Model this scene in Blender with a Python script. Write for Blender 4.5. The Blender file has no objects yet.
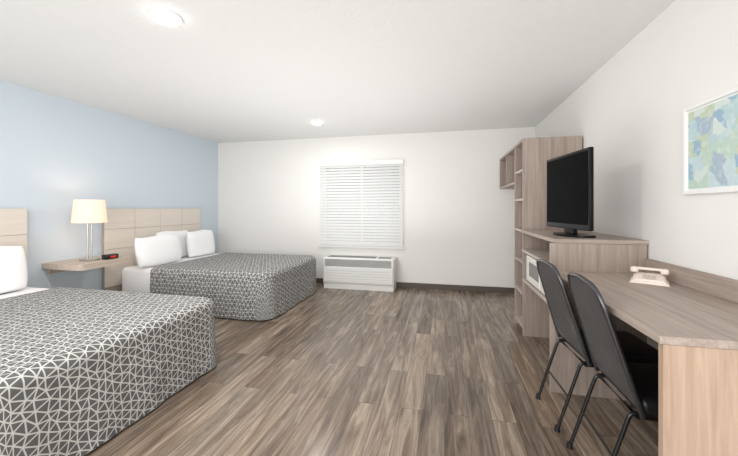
import bpy, bmesh, math, random
from mathutils import Vector, Matrix
random.seed(4)
S=bpy.context.scene
COL=S.collection
WL={}

# ---------------------------------------------------------------- materials
def newmat(name):
    m=bpy.data.materials.new(name); m.use_nodes=True
    nt=m.node_tree; b=nt.nodes['Principled BSDF']
    return m,nt,b
def N(nt,t,**kw):
    n=nt.nodes.new(t)
    for k,v in kw.items(): setattr(n,k,v)
    return n
def s2l(c):
    return tuple(((x/255)/12.92 if x/255<=.04045 else ((x/255+.055)/1.055)**2.4) for x in c)+(1,)
def plain(name,rgb,rough=.5,metal=0,bump=0,bscale=200,var=0.0,emit=None,estr=0,spec=None,coat=0):
    m,nt,b=newmat(name)
    c=s2l(rgb)
    geo=N(nt,'ShaderNodeNewGeometry')
    no=N(nt,'ShaderNodeTexNoise'); no.inputs['Scale'].default_value=bscale; no.inputs['Detail'].default_value=3
    nt.links.new(geo.outputs['Position'],no.inputs['Vector'])
    if var>0:
        n2=N(nt,'ShaderNodeTexNoise'); n2.inputs['Scale'].default_value=3
        nt.links.new(geo.outputs['Position'],n2.inputs['Vector'])
        r=N(nt,'ShaderNodeValToRGB')
        r.color_ramp.elements[0].position=.3; r.color_ramp.elements[1].position=.7
        r.color_ramp.elements[0].color=tuple(x*(1-var) for x in c[:3])+(1,)
        r.color_ramp.elements[1].color=c
        nt.links.new(n2.outputs['Fac'],r.inputs['Fac']); nt.links.new(r.outputs['Color'],b.inputs['Base Color'])
    else: b.inputs['Base Color'].default_value=c
    b.inputs['Roughness'].default_value=rough; b.inputs['Metallic'].default_value=metal
    if coat: b.inputs['Coat Weight'].default_value=coat
    if spec is not None: b.inputs['Specular IOR Level'].default_value=spec
    if bump>0:
        bp=N(nt,'ShaderNodeBump'); bp.inputs['Strength'].default_value=bump; bp.inputs['Distance'].default_value=.004
        nt.links.new(no.outputs['Fac'],bp.inputs['Height']); nt.links.new(bp.outputs['Normal'],b.inputs['Normal'])
    if emit:
        b.inputs['Emission Color'].default_value=s2l(emit); b.inputs['Emission Strength'].default_value=estr
    return m
def wood(name,dark,light,axis,rough=.5,fine=28,contrast=(.32,.7)):
    m,nt,b=newmat(name)
    geo=N(nt,'ShaderNodeNewGeometry')
    mp=N(nt,'ShaderNodeMapping'); sc=[fine,fine,fine]; sc[axis]=1.1
    mp.inputs['Scale'].default_value=sc
    nt.links.new(geo.outputs['Position'],mp.inputs['Vector'])
    no=N(nt,'ShaderNodeTexNoise'); no.inputs['Scale'].default_value=1.6; no.inputs['Detail'].default_value=6; no.inputs['Roughness'].default_value=.65
    no.inputs['Distortion'].default_value=.4
    nt.links.new(mp.outputs['Vector'],no.inputs['Vector'])
    r=N(nt,'ShaderNodeValToRGB'); r.color_ramp.elements[0].position=contrast[0]; r.color_ramp.elements[1].position=contrast[1]
    r.color_ramp.elements[0].color=s2l(dark); r.color_ramp.elements[1].color=s2l(light)
    nt.links.new(no.outputs['Fac'],r.inputs['Fac']); nt.links.new(r.outputs['Color'],b.inputs['Base Color'])
    b.inputs['Roughness'].default_value=rough
    return m

M_wall=plain('wall_paint_off_white',(236,234,231),.85,bump=.12,bscale=160,spec=.2)
M_blue=plain('wall_paint_blue',(209,220,229),.85,bump=.12,bscale=160,spec=.2)
M_ceil=plain('ceiling_texture_white',(233,233,232),.9,bump=.6,bscale=45,spec=.2)
M_base=plain('baseboard_dark_brown',(92,82,75),.5,var=.1)
M_white=plain('white_paint',(240,240,238),.45)
M_sheet=plain('white_linen',(250,250,251),.9,bump=.2,bscale=20)
M_black=plain('black_metal',(20,20,21),.16)
M_rim=plain('dark_metal_rim_reflection',(84,84,87),.22,metal=.8)  # dark frame coloured greyer to stand in for light reflected along it
M_chairpad=plain('charcoal_vinyl',(74,74,76),.26,bump=.08,bscale=300)
M_seat=plain('black_vinyl',(26,26,28),.35,bump=.15,bscale=300)
M_tv=plain('black_plastic',(10,10,11),.3,spec=.2)
M_screen=plain('screen_glass',(8,8,9),.35,spec=.02)
M_ptac=plain('off_white_plastic',(232,232,229),.5)
M_grille=plain('grey_grille',(130,130,128),.6)
M_dark=plain('dark_slot',(185,185,182),.7)
M_phone=plain('cream_plastic',(236,221,213),.4)
M_key=plain('grey_keys',(200,188,182),.5)
M_nickel=plain('brushed_nickel',(190,188,184),.3,metal=.9)
M_micro=plain('white_appliance',(232,229,223),.4)
M_glassdk=plain('dark_glass',(110,108,105),.2)
M_red=plain('red_display',(120,20,15),.4,emit=(255,40,20),estr=.5)
M_lens=plain('lamp_lens',(255,255,255),.5,emit=(255,254,250),estr=16)
M_woodY=wood('taupe_wood_lengthwise',(148,133,123),(182,168,158),1)
M_woodZ=wood('taupe_wood_upright',(144,129,119),(178,163,152),2)
M_woodX=wood('taupe_wood_crosswise',(148,133,123),(182,168,158),0)
M_woodIn=wood('pale_wood_inside',(178,165,155),(202,191,182),2)
M_woodPeach=wood('tan_oak_upright',(166,141,121),(197,172,151),2,fine=22)
M_head=wood('cream_headboard_laminate',(220,210,198),(227,218,207),1,fine=14)
M_seam=plain('headboard_backing',(172,158,144),.6)
M_shelf=wood('nightstand_laminate',(180,164,150),(210,196,182),1,fine=18)

# lamp shade
M_shade,nt,b=newmat('lamp_shade_fabric')
b.inputs['Base Color'].default_value=s2l((236,212,190)); b.inputs['Roughness'].default_value=.9
b.inputs['Emission Color'].default_value=s2l((255,216,184)); b.inputs['Emission Strength'].default_value=.45
w=N(nt,'ShaderNodeTexNoise'); w.inputs['Scale'].default_value=250
bp=N(nt,'ShaderNodeBump'); bp.inputs['Strength'].default_value=.1
nt.links.new(w.outputs['Fac'],bp.inputs['Height']); nt.links.new(bp.outputs['Normal'],b.inputs['Normal'])

# blind slats
M_slat,nt,b=newmat('blind_slat_white')
b.inputs['Base Color'].default_value=s2l((250,250,249)); b.inputs['Roughness'].default_value=.5
tr=N(nt,'ShaderNodeBsdfTranslucent'); tr.inputs['Color'].default_value=(.97,.97,.97,1)
mx=N(nt,'ShaderNodeMixShader'); mx.inputs[0].default_value=.4
nt.links.new(b.outputs[0],mx.inputs[1]); nt.links.new(tr.outputs[0],mx.inputs[2])
nt.links.new(mx.outputs[0],nt.nodes['Material Output'].inputs['Surface'])
# glass
M_glass,nt,b=newmat('window_glass')
t=N(nt,'ShaderNodeBsdfTransparent'); g=N(nt,'ShaderNodeBsdfGlossy'); g.inputs['Roughness'].default_value=.02
mx=N(nt,'ShaderNodeMixShader'); mx.inputs[0].default_value=.02
nt.links.new(t.outputs[0],mx.inputs[1]); nt.links.new(g.outputs[0],mx.inputs[2])
nt.links.new(mx.outputs[0],nt.nodes['Material Output'].inputs['Surface'])

# floor
M_floor,nt,b=newmat('floor_vinyl_plank')
geo=N(nt,'ShaderNodeNewGeometry'); sp=N(nt,'ShaderNodeSeparateXYZ'); cb=N(nt,'ShaderNodeCombineXYZ')
L=nt.links.new
L(geo.outputs['Position'],sp.inputs[0]); L(sp.outputs['Y'],cb.inputs['X']); L(sp.outputs['X'],cb.inputs['Y'])
br=N(nt,'ShaderNodeTexBrick'); br.offset=.37; br.squash=1
br.inputs['Color1'].default_value=(0,0,0,1); br.inputs['Color2'].default_value=(1,1,1,1); br.inputs['Mortar'].default_value=(.5,.5,.5,1)
br.inputs['Scale'].default_value=1; br.inputs['Mortar Size'].default_value=.0012; br.inputs['Mortar Smooth'].default_value=.1
br.inputs['Brick Width'].default_value=1.3; br.inputs['Row Height'].default_value=.14
L(cb.outputs[0],br.inputs['Vector'])
sc=N(nt,'ShaderNodeVectorMath',operation='MULTIPLY'); sc.inputs[1].default_value=(1.2,14,1); L(cb.outputs[0],sc.inputs[0])
of=N(nt,'ShaderNodeVectorMath',operation='SCALE'); of.inputs['Scale'].default_value=9; L(br.outputs['Color'],of.inputs[0])
ad=N(nt,'ShaderNodeVectorMath',operation='ADD'); L(sc.outputs[0],ad.inputs[0]); L(of.outputs[0],ad.inputs[1])
no=N(nt,'ShaderNodeTexNoise'); no.inputs['Scale'].default_value=1.5; no.inputs['Detail'].default_value=8; no.inputs['Roughness'].default_value=.68; no.inputs['Distortion'].default_value=.9
L(ad.outputs[0],no.inputs['Vector'])
bw=N(nt,'ShaderNodeSeparateColor'); L(br.outputs['Color'],bw.inputs[0])
m1=N(nt,'ShaderNodeMath',operation='MULTIPLY'); m1.inputs[1].default_value=.34; L(bw.outputs[0],m1.inputs[0])
m2=N(nt,'ShaderNodeMath',operation='MULTIPLY_ADD'); m2.inputs[1].default_value=2.0; L(no.outputs['Fac'],m2.inputs[0]); L(m1.outputs[0],m2.inputs[2])
m3=N(nt,'ShaderNodeMath',operation='SUBTRACT'); m3.inputs[1].default_value=.67; L(m2.outputs[0],m3.inputs[0])
r=N(nt,'ShaderNodeValToRGB'); e=r.color_ramp.elements
e[0].position=.04; e[0].color=s2l((72,60,51)); e[1].position=.97; e[1].color=s2l((182,168,153))
x=e.new(.36); x.color=s2l((111,96,84)); x=e.new(.62); x.color=s2l((140,125,112))
L(m3.outputs[0],r.inputs['Fac'])
hz=N(nt,'ShaderNodeMath',operation='MULTIPLY'); hz.inputs[1].default_value=7.31; L(bw.outputs[0],hz.inputs[0])
hf=N(nt,'ShaderNodeMath',operation='FRACT'); L(hz.outputs[0],hf.inputs[0])
hr=N(nt,'ShaderNodeValToRGB'); hr.color_ramp.elements[0].color=(1.0,.94,.86,1); hr.color_ramp.elements[1].color=(.94,.97,.97,1)
L(hf.outputs[0],hr.inputs['Fac'])
mt_=N(nt,'ShaderNodeMix',data_type='RGBA',blend_type='MULTIPLY'); mt_.inputs['Factor'].default_value=1
L(r.outputs['Color'],mt_.inputs['A']); L(hr.outputs['Color'],mt_.inputs['B'])
mm=N(nt,'ShaderNodeMix',data_type='RGBA'); mm.inputs['B'].default_value=s2l((64,54,46))
L(br.outputs['Fac'],mm.inputs['Factor']); L(mt_.outputs['Result'],mm.inputs['A']); L(mm.outputs['Result'],b.inputs['Base Color'])
b.inputs['Roughness'].default_value=.25
bp=N(nt,'ShaderNodeBump'); bp.inputs['Strength'].default_value=.1; bp.inputs['Distance'].default_value=.003
L(no.outputs['Fac'],bp.inputs['Height']); L(bp.outputs['Normal'],b.inputs['Normal'])

# coverlet: printed irregular triangles (edge distances stored in the cloth mesh)
M_cover,nt,b=newmat('coverlet_geometric_print')
L=nt.links.new
at=N(nt,'ShaderNodeAttribute'); at.attribute_name='tri'
sx=N(nt,'ShaderNodeSeparateXYZ'); L(at.outputs['Vector'],sx.inputs[0])
mn=N(nt,'ShaderNodeMath',operation='MINIMUM'); L(sx.outputs[0],mn.inputs[0]); L(sx.outputs[1],mn.inputs[1])
mn2=N(nt,'ShaderNodeMath',operation='MINIMUM'); L(mn.outputs[0],mn2.inputs[0]); L(sx.outputs[2],mn2.inputs[1])
r=N(nt,'ShaderNodeValToRGB'); e=r.color_ramp.elements   # distance in units of 5 cm
e[0].position=.054; e[0].color=s2l((198,197,193)); e[1].position=.078; e[1].color=s2l((97,97,97))
L(mn2.outputs[0],r.inputs['Fac']); L(r.outputs['Color'],b.inputs['Base Color'])
b.inputs['Roughness'].default_value=.9; b.inputs['Specular IOR Level'].default_value=.2
no=N(nt,'ShaderNodeTexNoise'); no.inputs['Scale'].default_value=6; no.inputs['Detail'].default_value=2
geo=N(nt,'ShaderNodeNewGeometry'); L(geo.outputs['Position'],no.inputs['Vector'])
bp=N(nt,'ShaderNodeBump'); bp.inputs['Strength'].default_value=.45; bp.inputs['Distance'].default_value=.03
L(no.outputs['Fac'],bp.inputs['Height']); L(bp.outputs['Normal'],b.inputs['Normal'])

# abstract art
M_art,nt,b=newmat('abstract_pastel_print')
L=nt.links.new
geo=N(nt,'ShaderNodeNewGeometry')
nz=N(nt,'ShaderNodeTexNoise'); nz.inputs['Scale'].default_value=12; L(geo.outputs['Position'],nz.inputs['Vector'])
mxv=N(nt,'ShaderNodeVectorMath',operation='MULTIPLY_ADD'); mxv.inputs[1].default_value=(.03,.03,.03)
L(nz.outputs['Color'],mxv.inputs[0]); L(geo.outputs['Position'],mxv.inputs[2])
vo=N(nt,'ShaderNodeTexVoronoi',distance='CHEBYCHEV'); vo.inputs['Scale'].default_value=14
L(mxv.outputs[0],vo.inputs['Vector'])
sc_=N(nt,'ShaderNodeSeparateColor'); L(vo.outputs['Color'],sc_.inputs[0])
r=N(nt,'ShaderNodeValToRGB'); r.color_ramp.interpolation='CONSTANT'; e=r.color_ramp.elements
cols=[(176,204,210),(186,208,194),(150,182,202),(208,220,216),(166,184,198),(180,206,208),(190,204,180),(192,212,216)]
e[0].color=s2l(cols[0]); e[1].position=.9; e[1].color=s2l(cols[-1])
for i,c in enumerate(cols[1:-1]):
    x=e.new((i+1)/8); x.color=s2l(c)
L(sc_.outputs[0],r.inputs['Fac'])
n2=N(nt,'ShaderNodeTexNoise'); n2.inputs['Scale'].default_value=40; n2.inputs['Detail'].default_value=4; L(geo.outputs['Position'],n2.inputs['Vector'])
r2=N(nt,'ShaderNodeValToRGB'); r2.color_ramp.elements[0].position=.5; r2.color_ramp.elements[1].position=.7
r2.color_ramp.elements[0].color=(0,0,0,1); r2.color_ramp.elements[1].color=(.6,.6,.6,1)
L(n2.outputs['Fac'],r2.inputs['Fac'])
mm=N(nt,'ShaderNodeMix',data_type='RGBA'); mm.inputs['B'].default_value=s2l((218,224,220))
L(r2.outputs['Color'],mm.inputs['Factor']); L(r.outputs['Color'],mm.inputs['A']); L(mm.outputs['Result'],b.inputs['Base Color'])
b.inputs['Roughness'].default_value=.4

# ---------------------------------------------------------------- builders
class P:
    def __init__(s): s.bm=bmesh.new()
    def _add(s,t,mat=None):
        if mat is not None: t.transform(mat)
        me=bpy.data.meshes.new('tmp'); t.to_mesh(me); t.free()
        s.bm.from_mesh(me); bpy.data.meshes.remove(me); return s
    def box(s,lo,hi,bev=0,seg=2,mat=None):
        t=bmesh.new(); bmesh.ops.create_cube(t,size=1)
        c=[(a+b)/2 for a,b in zip(lo,hi)]; d=[abs(b-a) for a,b in zip(lo,hi)]
        for v in t.verts: v.co=Vector([v.co[i]*d[i]+c[i] for i in range(3)])
        if bev>0: bmesh.ops.bevel(t,geom=t.edges[:],offset=bev,segments=seg,affect='EDGES',profile=.5)
        return s._add(t,mat)
    def cyl(s,p,r1,r2,h,seg=40,mat=None,bev=0):
        t=bmesh.new(); bmesh.ops.create_cone(t,cap_ends=True,segments=seg,radius1=r1,radius2=r2,depth=h)
        if bev: bmesh.ops.bevel(t,geom=[e for e in t.edges if len(e.link_faces)==2 and e.calc_face_angle()>1],offset=bev,segments=2,affect='EDGES')
        for v in t.verts: v.co+=Vector(p)+Vector((0,0,h/2))
        return s._add(t,mat)
    def tube(s,pts,r,seg=10,mat=None,closed=False):
        pts=[Vector(p) for p in pts]; t=bmesh.new(); rings=[]
        n=len(pts); prev=None
        for i,p in enumerate(pts):
            if closed: tan=(pts[(i+1)%n]-pts[i-1]).normalized()
            else: tan=(pts[min(i+1,n-1)]-pts[max(i-1,0)]).normalized()
            if prev is None:
                a=Vector((0,0,1)) if abs(tan.z)<.9 else Vector((1,0,0))
                u=tan.cross(a).normalized()
            else:
                u=(prev-tan*prev.dot(tan)).normalized()
            prev=u; w=tan.cross(u)
            rings.append([t.verts.new(p+r*(u*math.cos(2*math.pi*k/seg)+w*math.sin(2*math.pi*k/seg))) for k in range(seg)])
        m=n if closed else n-1
        for i in range(m):
            A=rings[i];B=rings[(i+1)%n]
            for k in range(seg): t.faces.new((A[k],A[(k+1)%seg],B[(k+1)%seg],B[k]))
        if not closed:
            t.faces.new(rings[0][::-1]); t.faces.new(rings[-1])
        return s._add(t,mat)
    def raw(s,vs,fs,mat=None):
        t=bmesh.new(); V=[t.verts.new(v) for v in vs]
        for f in fs: t.faces.new([V[i] for i in f])
        return s._add(t,mat)
    def done(s,name,mat,parent=None,smooth=False,label=None,cat=None,kind=None,group=None,xf=None):
        if xf is not None: s.bm.transform(xf)
        bmesh.ops.recalc_face_normals(s.bm,faces=s.bm.faces[:])
        xs=[v.co for v in s.bm.verts]
        lo=Vector([min(c[i] for c in xs) for i in range(3)]); hi=Vector([max(c[i] for c in xs) for i in range(3)])
        c=(lo+hi)/2
        if parent is None: c.z=lo.z
        bmesh.ops.translate(s.bm,verts=s.bm.verts[:],vec=-c)
        me=bpy.data.meshes.new(name); s.bm.to_mesh(me); s.bm.free()
        if smooth:
            for p in me.polygons: p.use_smooth=True
            try: me.set_sharp_from_angle(angle=math.radians(40))
            except Exception: pass
        me.materials.append(mat)
        o=bpy.data.objects.new(name,me); COL.objects.link(o)
        WL[o.name]=c
        if parent is not None:
            o.parent=parent; o.location=c-WL[parent.name]
        else: o.location=c
        if label: o['label']=label
        if cat: o['category']=cat
        if kind: o['kind']=kind
        if group: o['group']=group
        return o
def thing(name,loc,label,cat,group=None):
    o=bpy.data.objects.new(name,None); o.empty_display_size=.1; COL.objects.link(o)
    o.location=loc; WL[o.name]=Vector(loc); o['label']=label; o['category']=cat
    if group: o['group']=group
    return o
def fillet(pts,rad,n=6):
    pts=[Vector(p) for p in pts]; out=[pts[0]]
    for i in range(1,len(pts)-1):
        a,b,c=pts[i-1],pts[i],pts[i+1]
        d1=(a-b).normalized(); d2=(c-b).normalized()
        rr=min(rad,(a-b).length*.49,(c-b).length*.49)
        p0=b+d1*rr; p1=b+d2*rr
        for k in range(n+1):
            t=k/n; out.append(p0*(1-t)**2+b*2*t*(1-t)+p1*t*t)
    out.append(pts[-1]); return out

# ---------------------------------------------------------------- room
XL,XR,YB,H,YF=-4.091,1.312,5.354,2.493,-1.4
T=.1
P().box((XL-T,YF,-.1),(XR+T,YB+T,0)).done('floor',M_floor,kind='structure')
P().box((XL-T,YF,H),(XR+T,YB+T,H+.1)).done('ceiling',M_ceil,kind='structure')
P().box((XL-T,YF,0),(XL,YB,H)).done('wall_left',M_blue,kind='structure')
P().box((XR,YF,0),(XR+T,YB,H)).done('wall_right',M_wall,kind='structure')
WX0,WX1,WZ0,WZ1=-2.05,-.68,.67,2.03
w=P()
w.box((XL-T,YB,0),(WX0,YB+T,H)).box((WX1,YB,0),(XR+T,YB+T,H)).box((WX0,YB,0),(WX1,YB+T,WZ0)).box((WX0,YB,WZ1),(WX1,YB+T,H))
w.done('wall_back',M_wall,kind='structure')
P().box((XL,YB-.012,0),(XR,YB,.085),.003).done('baseboard_back',M_base,kind='structure')
P().box((XL,YF,0),(XL+.012,YB-.012,.085),.003).done('baseboard_left',M_base,kind='structure')
P().box((XR-.012,YF,0),(XR,YB-.012,.085),.003).done('baseboard_right',M_base,kind='structure')
# window
p=P(); f=.045
for (a,b_) in (((WX0,YB+.04,WZ0),(WX0+f,YB+.09,WZ1)),((WX1-f,YB+.04,WZ0),(WX1,YB+.09,WZ1)),((WX0+f,YB+.04,WZ0),(WX1-f,YB+.09,WZ0+f)),((WX0+f,YB+.04,WZ1-f),(WX1-f,YB+.09,WZ1)),
    (((WX0+WX1)/2-.02,YB+.045,WZ0+f),((WX0+WX1)/2+.02,YB+.085,WZ1-f))):
    p.box(a,b_,.004)
win=p.done('window_1',M_white,kind='structure')
P().box((WX0+f,YB+.062,WZ0+f),(WX1-f,YB+.066,WZ1-f)).done('glass_pane',M_glass,parent=win)
P().box((-2.11,YB-.045,.625),(-.62,YB,.655),.006).done('trim_1',M_white,kind='structure')

# blind
bx0,bx1=-2.085,-.645
bl=thing('window_blind',((bx0+bx1)/2,YB-.03,.66),'white horizontal slatted blind lowered over the window','window blind')
P().box((bx0,YB-.055,2.0),(bx1,YB-.003,2.07),.006).done('head_rail',M_white,parent=bl)
P().box((bx0+.005,YB-.05,.66),(bx1-.005,YB-.01,.685),.004).done('bottom_rail',M_white,parent=bl)
p=P(); nsl=27; z0,z1=.715,1.983
for i in range(nsl):
    z=z0+(z1-z0)*i/(nsl-1)
    m=Matrix.Translation((0,YB-.03,z))@Matrix.Rotation(math.radians(54),4,'X')
    p.box((bx0+.008,-.0255,-.0012),(bx1-.008,.0255,.0012),mat=m)
p.done('slats',M_slat,parent=bl)
p=P()
for x_ in (bx0+.2,(bx0+bx1)/2,bx1-.2): p.tube([(x_,YB-.058,.67),(x_,YB-.058,2.01)],.0018,6)
p.done('ladder_cord',M_white,parent=bl)
P().tube([(bx0+.1,YB-.062,1.2),(bx0+.1,YB-.062,2.0)],.004,8).done('tilt_wand',M_white,parent=bl)
# added grey screen blocking bright sky behind the blind, plus outdoor ground
P().box((-8,9.4,-.1),(5,9.6,3.0)).done('sky_screen',plain('sky_screen_grey',(150,151,152),.9),kind='structure')
P().box((-8,YB+T+.01,-.12),(5,9.4,-.02)).done('floor_outside',plain('outdoor_concrete',(160,161,160),.9),kind='structure')

# PTAC
px0,px1,py0,py1=-1.905,-.755,5.01,5.34
ac=thing('wall_air_conditioner',((px0+px1)/2,(py0+py1)/2,0),'off-white packaged wall air conditioner below the window','air conditioner')
P().box((px0,py0,.085),(px1,py1,.50),.02,3).done('housing',M_ptac,parent=ac,smooth=True)
P().box((px0+.01,py0+.02,0),(px1-.01,py1,.085),.003).done('base',M_ptac,parent=ac)
P().box((px0+.025,py0-.012,.11),(px1-.025,py0+.003,.355),.008,2).done('front_panel',M_ptac,parent=ac)
p=P()
for i in range(7):
    z=.366+i*.0165
    p.box((px0+.04,py0-.006,z),(px1-.04,py0+.004,z+.0085))
p.done('air_grille',M_grille,parent=ac)
p=P()
for i in range(7):
    y=py0+.045+i*.028
    p.box((px0+.06,y,.499),(px1-.3,y+.014,.503))
p.done('discharge_grille',M_grille,parent=ac)
P().box((px1-.26,py0+.05,.499),(px1-.06,py0+.2,.504),.001).done('control_door',M_grille,parent=ac)
p=P()
for i in range(5):
    z=.135+i*.04
    p.box((px0+.06,py0-.0135,z),(px1-.06,py0-.011,z+.004))
p.done('intake_slots',M_dark,parent=ac)

# ceiling lights
for i,(x,y,s_) in enumerate(((-1.715,1.752,1),(-1.745,4.36,.92))):
    c=thing('ceiling_light' if i==0 else 'ceiling_light.001',(x,y,H-.024),'round white flush ceiling light, switched on','ceiling light','flush ceiling lights')
    P().cyl((x,y,H-.012),.086*s_,.093*s_,.012,48,bev=.003).done('trim_ring',M_white,parent=c,smooth=True)
    P().cyl((x,y,H-.024),.072*s_,.083*s_,.0125,48).done('lens',M_lens,parent=c,smooth=True)

# ---------------------------------------------------------------- beds
def coverlet(x0,x1,y0,y1,zt,zh,parent,seed):
    rnd=random.Random(seed)
    re,rc=.06,.10
    xi=x1-re; ya=y0+re; yb=y1-re          # outline of the flat top
    drop=zt-zh-re; D=re*math.pi/2+drop    # cloth length of the drop
    side=.052; alt=side*math.sqrt(3)/2
    def fold(px,py):
        px=max(px,x0)
        cx=min(px,xi-rc); cy=min(max(py,ya+rc),yb-rc)
        dx,dy=px-cx,py-cy
        if px<=xi-rc:
            if py<ya: n=(0,-1); d=ya-py; bx,by=px,ya
            elif py>yb: n=(0,1); d=py-yb; bx,by=px,yb
            else: return Vector((px,py,zt)),0
        else:
            r_=math.hypot(dx,dy)
            if r_<=rc: return Vector((px,py,zt)),0
            n=(dx/r_,dy/r_); d=r_-rc; bx,by=cx+n[0]*rc,cy+n[1]*rc
        cl=d>=D; d=min(d,D)
        if d<re*math.pi/2:
            a=d/re; o=re*math.sin(a); h=re*(1-math.cos(a)); f=0
        else:
            q=d-re*math.pi/2; f=q/drop; o=re+.016*f; h=re+q
        s_=(bx*1.0-by*1.0) if n[1]<.7 else (bx+by)
        wv=(.007*math.sin(s_*9+seed)+.005*math.sin(s_*21+1.3))*f
        o+=wv
        return Vector((bx+n[0]*o,by+n[1]*o,zt-h)),(2 if cl else 1)
    X0,X1=x0-.1,xi+D+.1; Y0,Y1=ya-D-.1,yb+D+.1
    nr=int((Y1-Y0)/alt)+2; nc=int((X1-X0)/side)+3
    pt={}
    for j in range(nr):
        for i in range(nc):
            ang=rnd.uniform(0,2*math.pi); rr=side*.24*rnd.random()**.5
            pt[i,j]=(X0+(i+.5*(j%2))*side+rr*math.cos(ang),Y0+j*alt+rr*math.sin(ang))
    tris=[]
    for j in range(nr-1):
        for i in range(nc-1):
            if j%2==0: tris+= [((i,j),(i+1,j),(i,j+1)),((i+1,j),(i+1,j+1),(i,j+1))]
            else: tris+= [((i,j),(i+1,j),(i+1,j+1)),((i,j),(i+1,j+1),(i,j+1))]
    bm=bmesh.new(); at=bm.loops.layers.float_vector.new('tri')
    cache={}
    def V(px,py):
        k=(round(px,5),round(py,5))
        if k not in cache:
            co,fl=fold(px,py); cache[k]=(bm.verts.new(co),fl,px)
        return cache[k]
    kk=4
    def bary(i,j): return (1-(i+j)/kk,i/kk,j/kk)
    for t in tris:
        A,B,C=[Vector(pt[q]) for q in t]
        if max(A.x,B.x,C.x)<x0: continue
        ar=abs((B-A).cross(C-A))
        ha=ar/(C-B).length/.05; hb=ar/(C-A).length/.05; hc=ar/(B-A).length/.05
        for i in range(kk):
            for j in range(kk-i):
                subs=[((i,j),(i+1,j),(i,j+1))]
                if i+j<kk-1: subs.append(((i+1,j),(i+1,j+1),(i,j+1)))
                for sb in subs:
                    bs=[bary(*q) for q in sb]
                    ps=[A*w_[0]+B*w_[1]+C*w_[2] for w_ in bs]
                    if max(p_.x for p_ in ps)<=x0: continue
                    vv=[V(p_.x,p_.y) for p_ in ps]
                    if all(v_[1]==2 for v_ in vv): continue
                    try: f_=bm.faces.new([v_[0] for v_ in vv])
                    except ValueError: continue
                    f_.smooth=True
                    for lp,w_ in zip(f_.loops,bs): lp[at]=Vector((w_[0]*ha,w_[1]*hb,w_[2]*hc))
    for v in [v for v in bm.verts if not v.link_faces]: bm.verts.remove(v)
    c=Vector(((x0+x1)/2,(y0+y1)/2,zh))
    bmesh.ops.translate(bm,verts=bm.verts[:],vec=-c)
    me=bpy.data.meshes.new('coverlet'); bm.to_mesh(me); bm.free(); me.materials.append(M_cover)
    o=bpy.data.objects.new('coverlet',me); COL.objects.link(o); WL[o.name]=c
    o.parent=parent; o.location=c-WL[parent.name]; o['label']='charcoal coverlet printed with off-white triangle lines'
    md=o.modifiers.new('sol','SOLIDIFY'); md.thickness=.010; md.offset=-1
    return o
def pillow(name,cx,cy,cz,w,h,t,lean,label,yaw=0,group=None):
    n=26; vs=[]; fs=[]
    def pt(a,b_,sg):
        ea=(1-abs(a)**3.4); eb=(1-abs(b_)**3.4)
        th=t/2*max(0,ea*eb)**.45
        r_=1-.06*(a*a*b_*b_)
        th*=1+.18*(-b_)
        return Vector((sg*th+.010*math.sin(a*3+cy*5)*b_, a*w/2*r_, b_*h/2*r_+.008*math.sin(a*4+cy*7)*(b_>0)*abs(b_)))
    for sg in (-1,1):
        for i in range(n+1):
            for j in range(n+1): vs.append(pt(-1+2*i/n,-1+2*j/n,sg))
    def I(s_,i,j): return s_*(n+1)**2+i*(n+1)+j
    for s_ in (0,1):
        for i in range(n):
            for j in range(n): fs.append((I(s_,i,j),I(s_,i+1,j),I(s_,i+1,j+1),I(s_,i,j+1)))
    p=P(); p.raw(vs,fs)
    bmesh.ops.remove_doubles(p.bm,verts=p.bm.verts[:],dist=.0005)
    m=Matrix.Translation((cx,cy,cz))@Matrix.Rotation(yaw,4,'Z')@Matrix.Rotation(lean,4,'Y')
    o=p.done(name,M_sheet,smooth=True,label=label,cat='pillow',group=group,xf=m)
    md=o.modifiers.new('sub','SUBSURF'); md.levels=1; md.render_levels=1
    return o
def bed(nm,y0,y1,x0c,x1,label,seed):
    b_=thing(nm,((-4.0+x1)/2,(y0+y1)/2,0),label,'bed','matching beds')
    P().box((-4.0,y0+.07,0),(x1-.09,y1-.07,.20),.01).done('bed_base',M_base,parent=b_)
    P().box((-4.02,y0+.020,.16),(x1-.06,y1-.020,.53),.055,5).done('mattress',M_sheet,parent=b_,smooth=True)
    coverlet(x0c,x1,y0,y1,.548,.015,b_,seed)
    return b_
bed('bed',3.37,4.89,-3.53,-1.92,'queen bed with grey triangle-print coverlet near the window wall',3)
bed('bed.001',.88,2.42,-3.50,-1.81,'queen bed with grey triangle-print coverlet, farther from the window',8)
def headboard(nm,y0,y1,label):
    h=thing(nm,(XL+.03,(y0+y1)/2,0),label,'headboard','matching headboards')
    P().box((XL+.013,y0,0),(XL+.038,y1,1.275),.002).done('backing_panel',M_seam,parent=h)
    p=P(); nc=4; rows=[(.31,.77),(.774,1.02),(1.024,1.28)]
    for i in range(nc):
        a=y0+(y1-y0)*i/nc; b_=y0+(y1-y0)*(i+1)/nc
        for (za,zb) in rows: p.box((XL+.038,a+.002,za),(XL+.05,b_-.002,zb),.0015)
    p.done('face_panel',M_head,parent=h)
headboard('headboard',3.22,4.83,'cream laminate panelled headboard at the window-side bed')
headboard('headboard.001',.80,2.45,'cream laminate panelled headboard beside the lamp shelf')
G='white bed pillows'
pillow('pillow',-3.685,3.66,.730,.70,.40,.16,-.20,'plump white pillow leaning at the outer side of the bed',0,G)
pillow('pillow.001',-3.905,4.13,.745,.62,.42,.11,-.06,'white pillow tucked between two other pillows',0,G)
pillow('pillow.002',-3.76,4.52,.735,.58,.41,.14,-.14,'white pillow at the window side of the bed',0,G)
pillow('pillow.003',-3.80,2.01,.745,.58,.43,.16,-.14,'plump white pillow on the bed beside the lamp shelf',0,G)
pillow('pillow.004',-3.80,1.36,.745,.60,.43,.16,-.14,'plump white pillow on the bed beside the lamp shelf',0,G)

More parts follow.
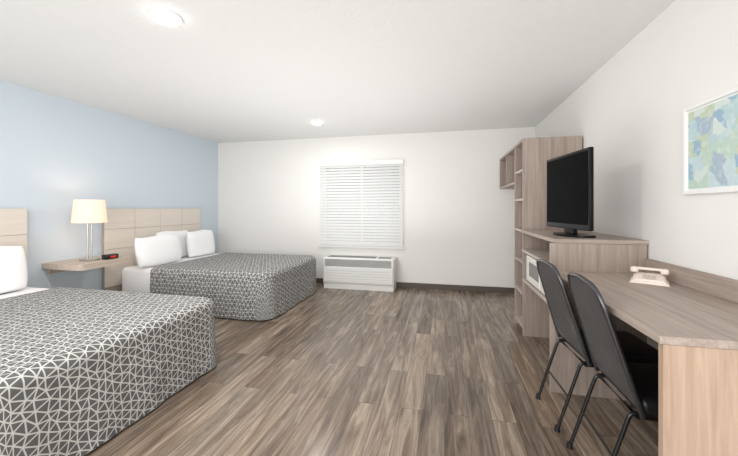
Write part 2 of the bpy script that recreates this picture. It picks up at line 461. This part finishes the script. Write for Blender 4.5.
# nightstand
ns=thing('wall_shelf',(-3.85,2.83,.60),'wood laminate floating bedside shelf between the beds','bedside shelf')
def board(x0,x1,y0,y1,z0,z1,r):
    pts=[(x0,y0),(x1-r,y0)]
    for k in range(1,9): a=math.radians(-90+90*k/9); pts.append((x1-r+r*math.cos(a),y0+r+r*math.sin(a)))
    pts+= [(x1,y0+r),(x1,y1-r)]
    for k in range(1,9): a=math.radians(90*k/9); pts.append((x1-r+r*math.cos(a),y1-r+r*math.sin(a)))
    pts+=[(x1-r,y1),(x0,y1)]
    n=len(pts); vs=[(x,y,z0) for x,y in pts]+[(x,y,z1) for x,y in pts]
    fs=[tuple(range(n))[::-1],tuple(range(n,2*n))]+[(i,(i+1)%n,n+(i+1)%n,n+i) for i in range(n)]
    return P().raw(vs,fs)
board(XL+.002,-3.57,2.60,3.15,.650,.71,.05).done('shelf_board',M_shelf,parent=ns,smooth=True)
P().box((XL+.002,2.65,.59),(XL+.03,3.10,.650),.002).done('mounting_rail',M_shelf,parent=ns)
# lamp
lx,ly=-3.80,2.86
lp=thing('table_lamp',(lx,ly,.71),'brushed nickel table lamp with lit cream drum shade','lamp')
P().box((lx-.065,ly-.065,.71),(lx+.065,ly+.065,.728),.004).done('lamp_base',M_nickel,parent=lp)
p=P().tube([(lx,ly-.02,.727),(lx,ly-.02,1.14)],.007,12).tube([(lx,ly+.02,.727),(lx,ly+.02,1.14)],.007,12)
p.box((lx-.012,ly-.03,1.12),(lx+.012,ly+.03,1.145),.002)
p.done('lamp_stem',M_nickel,parent=lp,smooth=True)
n=48; vs=[];fs=[]
SB,ST=1.125,1.375
for k in range(n):
    a=2*math.pi*k/n
    for (r_,z) in ((.156,SB),(.134,ST),(.131,ST),(.153,SB)):
        vs.append((lx+r_*math.cos(a),ly+r_*math.sin(a),z))
for k in range(n):
    a=4*k; b_=4*((k+1)%n)
    for j in range(4): fs.append((a+j,b_+j,b_+(j+1)%4,a+(j+1)%4))
P().raw(vs,fs).done('lamp_shade',M_shade,parent=lp,smooth=True)
p=P().tube([(lx-.131,ly,1.36),(lx+.131,ly,1.36)],.003,6).tube([(lx,ly-.131,1.36),(lx,ly+.131,1.36)],.003,6).tube([(lx,ly,1.14),(lx,ly,1.36)],.004,6)
p.done('shade_frame',M_nickel,parent=lp)
P().cyl((lx,ly,1.16),.022,.03,.09,20,bev=.008).done('light_bulb',plain('bulb',(255,240,220),.4,emit=(255,220,180),estr=5),parent=lp,smooth=True)
# clock
ck=thing('alarm_clock',(-3.68,2.97,.71),'small black digital alarm clock with red display','clock')
P().box((-3.73,2.93,.71),(-3.65,3.07,.765),.01,3).done('clock_case',M_black,parent=ck,smooth=True)
P().box((-3.651,2.97,.728),(-3.648,3.035,.748),.001).done('display',M_red,parent=ck)

# ---------------------------------------------------------------- desk
DY0,DY1,DX=1.307,2.528,.708
dk=thing('desk',(1.0,1.9,0),'long taupe wood-grain built-in desk along the wall','desk')
P().box((DX,DY0,.822),(XR-.002,DY1,.85),.002).done('desktop',M_woodY,parent=dk)
P().box((DX+.012,DY0+.004,0),(XR-.014,DY0+.032,.821),.002).done('end_panel',M_woodPeach,parent=dk,label='tan oak end panel')
P().box((XR-.026,DY0,.851),(XR-.002,DY1,.952),.002).done('back_splash',M_woodY,parent=dk)
P().box((XR-.04,DY0+.034,.45),(XR-.02,DY1,.82),.002).done('modesty_panel',M_woodY,parent=dk)

# TV cabinet
CX,CY0,CY1,CT=.755,2.53,3.575,1.068
tc=thing('tv_cabinet',(1.0,3.05,0),'tall taupe wood open cabinet holding television and microwave','cabinet')
P().box((CX-.012,CY0,CT-.028),(XR-.002,CY1,CT),.002).done('cabinet_top',M_woodX,parent=tc)
P().box((CX-.035,CY0+.001,0),(XR-.014,CY0+.027,CT-.029),.002).done('side_panel',M_woodZ,parent=tc)
P().box((CX,CY0+.028,.850),(XR-.03,CY1,.875),.002).done('shelf',M_woodIn,parent=tc)
P().box((CX,CY0+.028,.56),(XR-.03,CY1,.585),.002).done('shelf',M_woodIn,parent=tc)
P().box((XR-.029,CY0+.028,.56),(XR-.015,CY1,CT-.029)).done('back_panel',M_woodIn,parent=tc)
# microwave
mw=thing('microwave',(1.0,3.05,.585),'white countertop microwave on the cabinet shelf','microwave')
my0,my1,mxf=2.66,3.44,.785
P().box((mxf,my0,.592),(1.2,my1,.840),.006).done('microwave_body',M_micro,parent=mw)
dr=P().box((mxf-.02,my0+.19,.6),(mxf-.001,my1-.005,.835),.004).done('door',M_micro,parent=mw)
P().box((mxf-.023,my0+.30,.66),(mxf-.0195,my1-.12,.785),.001).done('door_window',M_glassdk,parent=dr)
P().tube(fillet([(mxf-.02,my0+.225,.63),(mxf-.045,my0+.225,.63),(mxf-.045,my0+.225,.80),(mxf-.02,my0+.225,.80)],.015),.006,8).done('handle',M_micro,parent=dr)
cp=P().box((mxf-.02,my0+.005,.6),(mxf-.001,my0+.185,.835),.004).done('control_panel',M_micro,parent=mw)
p=P()
for i in range(4):
    for j in range(3): p.box((mxf-.024,my0+.045+j*.036,.62+i*.034),(mxf-.0195,my0+.07+j*.036,.642+i*.034),.001)
p.done('keypad',M_key,parent=cp)
P().box((mxf-.022,my0+.045,.775),(mxf-.0195,my0+.145,.805),.001).done('clock_display',M_black,parent=cp)
for y in (my0+.05,my1-.05):
    for x in (.84,1.15): P().cyl((x,y,.5855),.012,.012,.0065,12).done('foot',M_black,parent=mw)

# tower closet
TY0,TY1,TZ=3.58,3.99,1.985
TX=.765
tw=thing('bookcase_tower',(1.04,3.8,0),'tall taupe wood open shelf tower beside the television cabinet','bookcase')
P().box((TX,TY0,0),(XR-.014,TY0+.025,TZ),.002).done('side_panel',M_woodZ,parent=tw)
P().box((TX,TY1-.025,0),(XR-.014,TY1,TZ),.002).done('side_panel',M_woodZ,parent=tw)
P().box((TX,TY0+.026,TZ-.026),(XR-.014,TY1-.026,TZ),.001).done('top_panel',M_woodX,parent=tw)
P().box((XR-.028,TY0+.026,0.03),(XR-.015,TY1-.026,TZ-.027)).done('back_panel',M_woodIn,parent=tw)
for z in (.06,.40,.72,1.04,1.36,1.66):
    P().box((TX+.004,TY0+.026,z),(XR-.03,TY1-.026,z+.024),.001).done('shelf',M_woodIn,parent=tw)
# upper unit
UY1=5.02
up=thing('wall_cubby_shelf',(1.04,4.5,1.56),'taupe wood wall-hung cubby unit attached beside the tower','shelf unit')
P().box((TX,TY1+.001,TZ-.026),(XR-.002,UY1,TZ),.001).done('top_panel',M_woodX,parent=up)
P().box((TX,TY1+.001,1.555),(XR-.002,UY1,1.581),.001).done('bottom_panel',M_woodX,parent=up)
P().box((TX,UY1-.026,1.582),(XR-.002,UY1-.001,TZ-.027),.001).done('side_panel',M_woodZ,parent=up)
P().box((TX,4.49,1.582),(XR-.018,4.515,TZ-.027),.001).done('divider',M_woodZ,parent=up)
P().box((XR-.017,TY1+.001,1.582),(XR-.003,UY1-.027,TZ-.027)).done('back_panel',M_woodIn,parent=up)
P().tube([(1.03,TY1+.002,1.50),(1.03,YB-.002,1.50)],.014,14).done('hanging_rod',M_nickel,parent=up)

# TV
A=Vector((.958,2.52,0)); B=Vector((.862,3.15,0))
wv=(B-A).normalized(); nv=Vector((-wv.y,wv.x,0)); 
if nv.x>0: nv=-nv
C=(A+B)/2; W=(B-A).length
mt=Matrix((( -nv.x,wv.x,0,C.x),(-nv.y,wv.y,0,C.y),(0,0,1,0),(0,0,0,1)))  # local x=back, y=width
tv=thing('television',(1.03,2.88,CT),'black flat-screen television on the cabinet top','television')
P().box((0,-W/2,1.125),(.03,W/2,1.70),.008,3,mt).box((.03,-W/2+.08,1.18),(.07,W/2-.08,1.64),.02,2,mt).done('television_housing',M_tv,parent=tv,smooth=True)
P().box((-.003,-W/2+.022,1.165),(.001,W/2-.022,1.678),0,1,mt).done('screen',M_screen,parent=tv)
p=P().box((.02,-.06,CT+.016),(.06,.06,1.13),.006,2,mt); p.done('stand_neck',M_tv,parent=tv)
p=P().cyl((0,0,0),1,1,1,40); 
p.done('stand_base',M_tv,parent=tv,smooth=True,xf=mt@Matrix.Translation((.06,0,CT+.001))@Matrix.Diagonal((.12,.2,.016,1)))

# phone
ph=thing('desk_phone',(1.16,2.23,.851),'cream desk telephone with handset on the desk','telephone')
rz=Matrix.Translation((1.160,2.24,.8515))@Matrix.Rotation(math.radians(62),4,'Z')@Matrix.Scale(.82,4)
vs=[(-.085,-.095,0),(.085,-.095,0),(.085,.095,0),(-.085,.095,0),(-.08,-.09,.026),(.074,-.086,.058),(.074,.086,.058),(-.08,.09,.026)]
fs=[(0,1,2,3),(4,5,6,7),(0,1,5,4),(1,2,6,5),(2,3,7,6),(3,0,4,7)]
p=P().raw(vs,fs); bmesh.ops.bevel(p.bm,geom=p.bm.edges[:],offset=.011,segments=4,affect='EDGES')
p.done('phone_base',M_phone,parent=ph,smooth=True,xf=rz)
tilt=math.atan2(.032,.154)
m=rz@Matrix.Translation((-.02,.0,.0390))@Matrix.Rotation(-tilt,4,'Y')
p=P()
for i in range(4):
    for j in range(3): p.box((-.045+i*.019,-.035+j*.026,0),(-.032+i*.019,-.017+j*.026,.005),.001)
p.done('keypad',M_key,parent=ph,xf=m)
m=rz@Matrix.Translation((.048,0,.066))
p=P().box((-.017,-.075,.012),(.017,.075,.030),.008,3).box((-.024,-.107,-.010),(.024,-.060,.030),.014,4).box((-.024,.060,-.010),(.024,.107,.030),.014,4)
p.done('handset',M_phone,parent=ph,smooth=True,xf=m)

# picture
pf=thing('framed_picture',(XR-.02,1.86,1.356),'white-framed abstract print in pastel aqua and green','picture')
y0,y1,z0,z1=1.48,2.178,1.356,1.83; fw=.02
p=P()
p.box((XR-.026,y0,z0),(XR-.002,y0+fw,z1),.003).box((XR-.026,y1-fw,z0),(XR-.002,y1,z1),.003).box((XR-.026,y0+fw,z0),(XR-.002,y1-fw,z0+fw),.003).box((XR-.026,y0+fw,z1-fw),(XR-.002,y1-fw,z1),.003)
p.done('picture_frame',M_white,parent=pf)
P().box((XR-.014,y0+fw,z0+fw),(XR-.004,y1-fw,z1-fw)).done('mat_board',M_white,parent=pf)
P().box((XR-.016,y0+.03,z0+.03),(XR-.0145,y1-.03,z1-.03)).done('print',M_art,parent=pf)

# ---------------------------------------------------------------- chairs
def chair(nm,ox,oy,rot,label):
    c=thing(nm,(ox,oy,0),label,'chair','black desk chairs')
    X=Matrix.Translation((ox,oy,0))@Matrix.Rotation(rot,4,'Z')
    hb,ht=.215,.180
    def bx(z): return -.195-(z-.45)*.30
    def hw(z): return hb+(ht-hb)*(z-.45)/.5
    raw=[(-hb+.005,.41),(-hw(.60),.60),(-hw(.87),.87),(-ht+.03,.935),(0,.950),(ht-.03,.935),(hw(.87),.87),(hw(.60),.60),(hb-.005,.41)]
    raw3=[(bx(z)-.0,y,z) for y,z in raw]
    P().tube(fillet(raw3,.05,6),.011,12).done('back_frame',M_rim,parent=c,smooth=True,xf=X,label='dark metal tube frame, greyed for rim reflections')
    n=16
    def halfw(z):
        if z<.865: return hw(z)-.008
        t=(z-.865)/.08; return (hw(z)-.008)*math.sqrt(max(0,1-t**3*.75))
    vs=[];fs=[]; zs=[.445+(.938-.445)*i/n for i in range(n+1)]
    m_=10
    for sg in (-1,1):
        for i,z in enumerate(zs):
            for j in range(m_+1):
                a=-1+2*j/m_; e_=(1-abs(a)**6)*(1-abs(-1+2*i/n)**8)
                curve=.026*(1-a*a)*min(1,max(0,(z-.44)/.15))
                vs.append((bx(z)+curve-.006+sg*.006*e_, a*halfw(z), z))
    def I(s_,i,j): return s_*(n+1)*(m_+1)+i*(m_+1)+j
    for s_ in (0,1):
        for i in range(n):
            for j in range(m_): fs.append((I(s_,i,j),I(s_,i+1,j),I(s_,i+1,j+1),I(s_,i,j+1)))
    p=P().raw(vs,fs); bmesh.ops.remove_doubles(p.bm,verts=p.bm.verts[:],dist=.0004)
    p.done('backrest',M_chairpad,parent=c,smooth=True,label='charcoal padded vinyl back',xf=X)
    P().box((-.185,-.200,.402),(.235,.200,.482),.03,4).done('seat',M_seat,parent=c,smooth=True,xf=X)
    p=P()
    p.tube([(-.19,-.18,.398),(.19,-.18,.398),(.19,.18,.398),(-.19,.18,.398)],.010,10,closed=True)
    p.done('seat_frame',M_black,parent=c,smooth=True,xf=X)
    for sy in (-1,1):
        P().tube(fillet([(-.18,sy*.165,.405),(-.21,sy*.165,.395),(-.335,sy*.165,.0)],.012),.009,10).done('leg',M_black,parent=c,smooth=True,xf=X)
        P().tube(fillet([(.15,sy*.165,.405),(.18,sy*.165,.395),(.24,sy*.165,.0)],.012),.009,10).done('leg',M_black,parent=c,smooth=True,xf=X)
        for (fx) in (-.333,.238):
            P().cyl((fx,sy*.165,0),.015,.012,.03,14).done('foot_cap',M_seat,parent=c,smooth=True,xf=X)
    for fx,z in ((-.272,.2),(.21,.2)):
        P().tube([(fx,-.165,z),(fx,.165,z)],.006,8).done('crossbar',M_black,parent=c,smooth=True,xf=X)
chair('chair',.985,1.80,0,'black metal chair with charcoal padded back at the desk end')
chair('chair.001',.955,2.28,math.radians(3),'black metal chair with charcoal padded back next to the cabinet')

# ---------------------------------------------------------------- lights
def area(name,loc,rot,size,power,col=(1,1,1),shape='DISK',sy=None):
    l=bpy.data.lights.new(name,'AREA'); l.shape=shape; l.size=size
    if sy: l.size_y=sy
    l.energy=power; l.color=col
    o=bpy.data.objects.new(name,l); COL.objects.link(o); o.location=loc; o.rotation_euler=rot
    return o
area('ceiling_lamp_light',(-1.715,1.752,H-.03),(0,0,0),.14,26,(1,.985,.965))
area('ceiling_lamp_light.001',(-1.745,4.36,H-.03),(0,0,0),.14,9,(1,.985,.965))
area('front_fill',(-1.2,-1.2,1.3),(math.radians(78),0,math.radians(3)),4.0,92,(1,.992,.98),'RECTANGLE',1.8)  # added soft fill behind the camera, not a fixture of the room
area('ceiling_fill',(-1.2,3.3,.75),(math.radians(180),0,0),2.8,32,(1,.995,.985),'RECTANGLE',2.6)  # added upward fill to brighten the ceiling, no real source there
pl=bpy.data.lights.new('lamp_bulb_light','POINT'); pl.energy=1.3; pl.color=(1,.86,.7); pl.shadow_soft_size=.03
o=bpy.data.objects.new('lamp_bulb_light',pl); COL.objects.link(o); o.location=(lx,ly,1.28)
wd=bpy.data.worlds.new('world'); S.world=wd; wd.use_nodes=True
bg=wd.node_tree.nodes['Background']; bg.inputs[0].default_value=(.98,.99,1,1); bg.inputs[1].default_value=1.65

cam=bpy.data.cameras.new('camera'); cam.lens=331/738*36; cam.sensor_width=36; cam.shift_y=-19.5/738; cam.clip_start=.02
co=bpy.data.objects.new('camera',cam); COL.objects.link(co); co.location=(0,0,1.28); co.rotation_euler=(math.radians(90),0,math.radians(12.87))
S.camera=co
S.view_settings.view_transform='Standard'
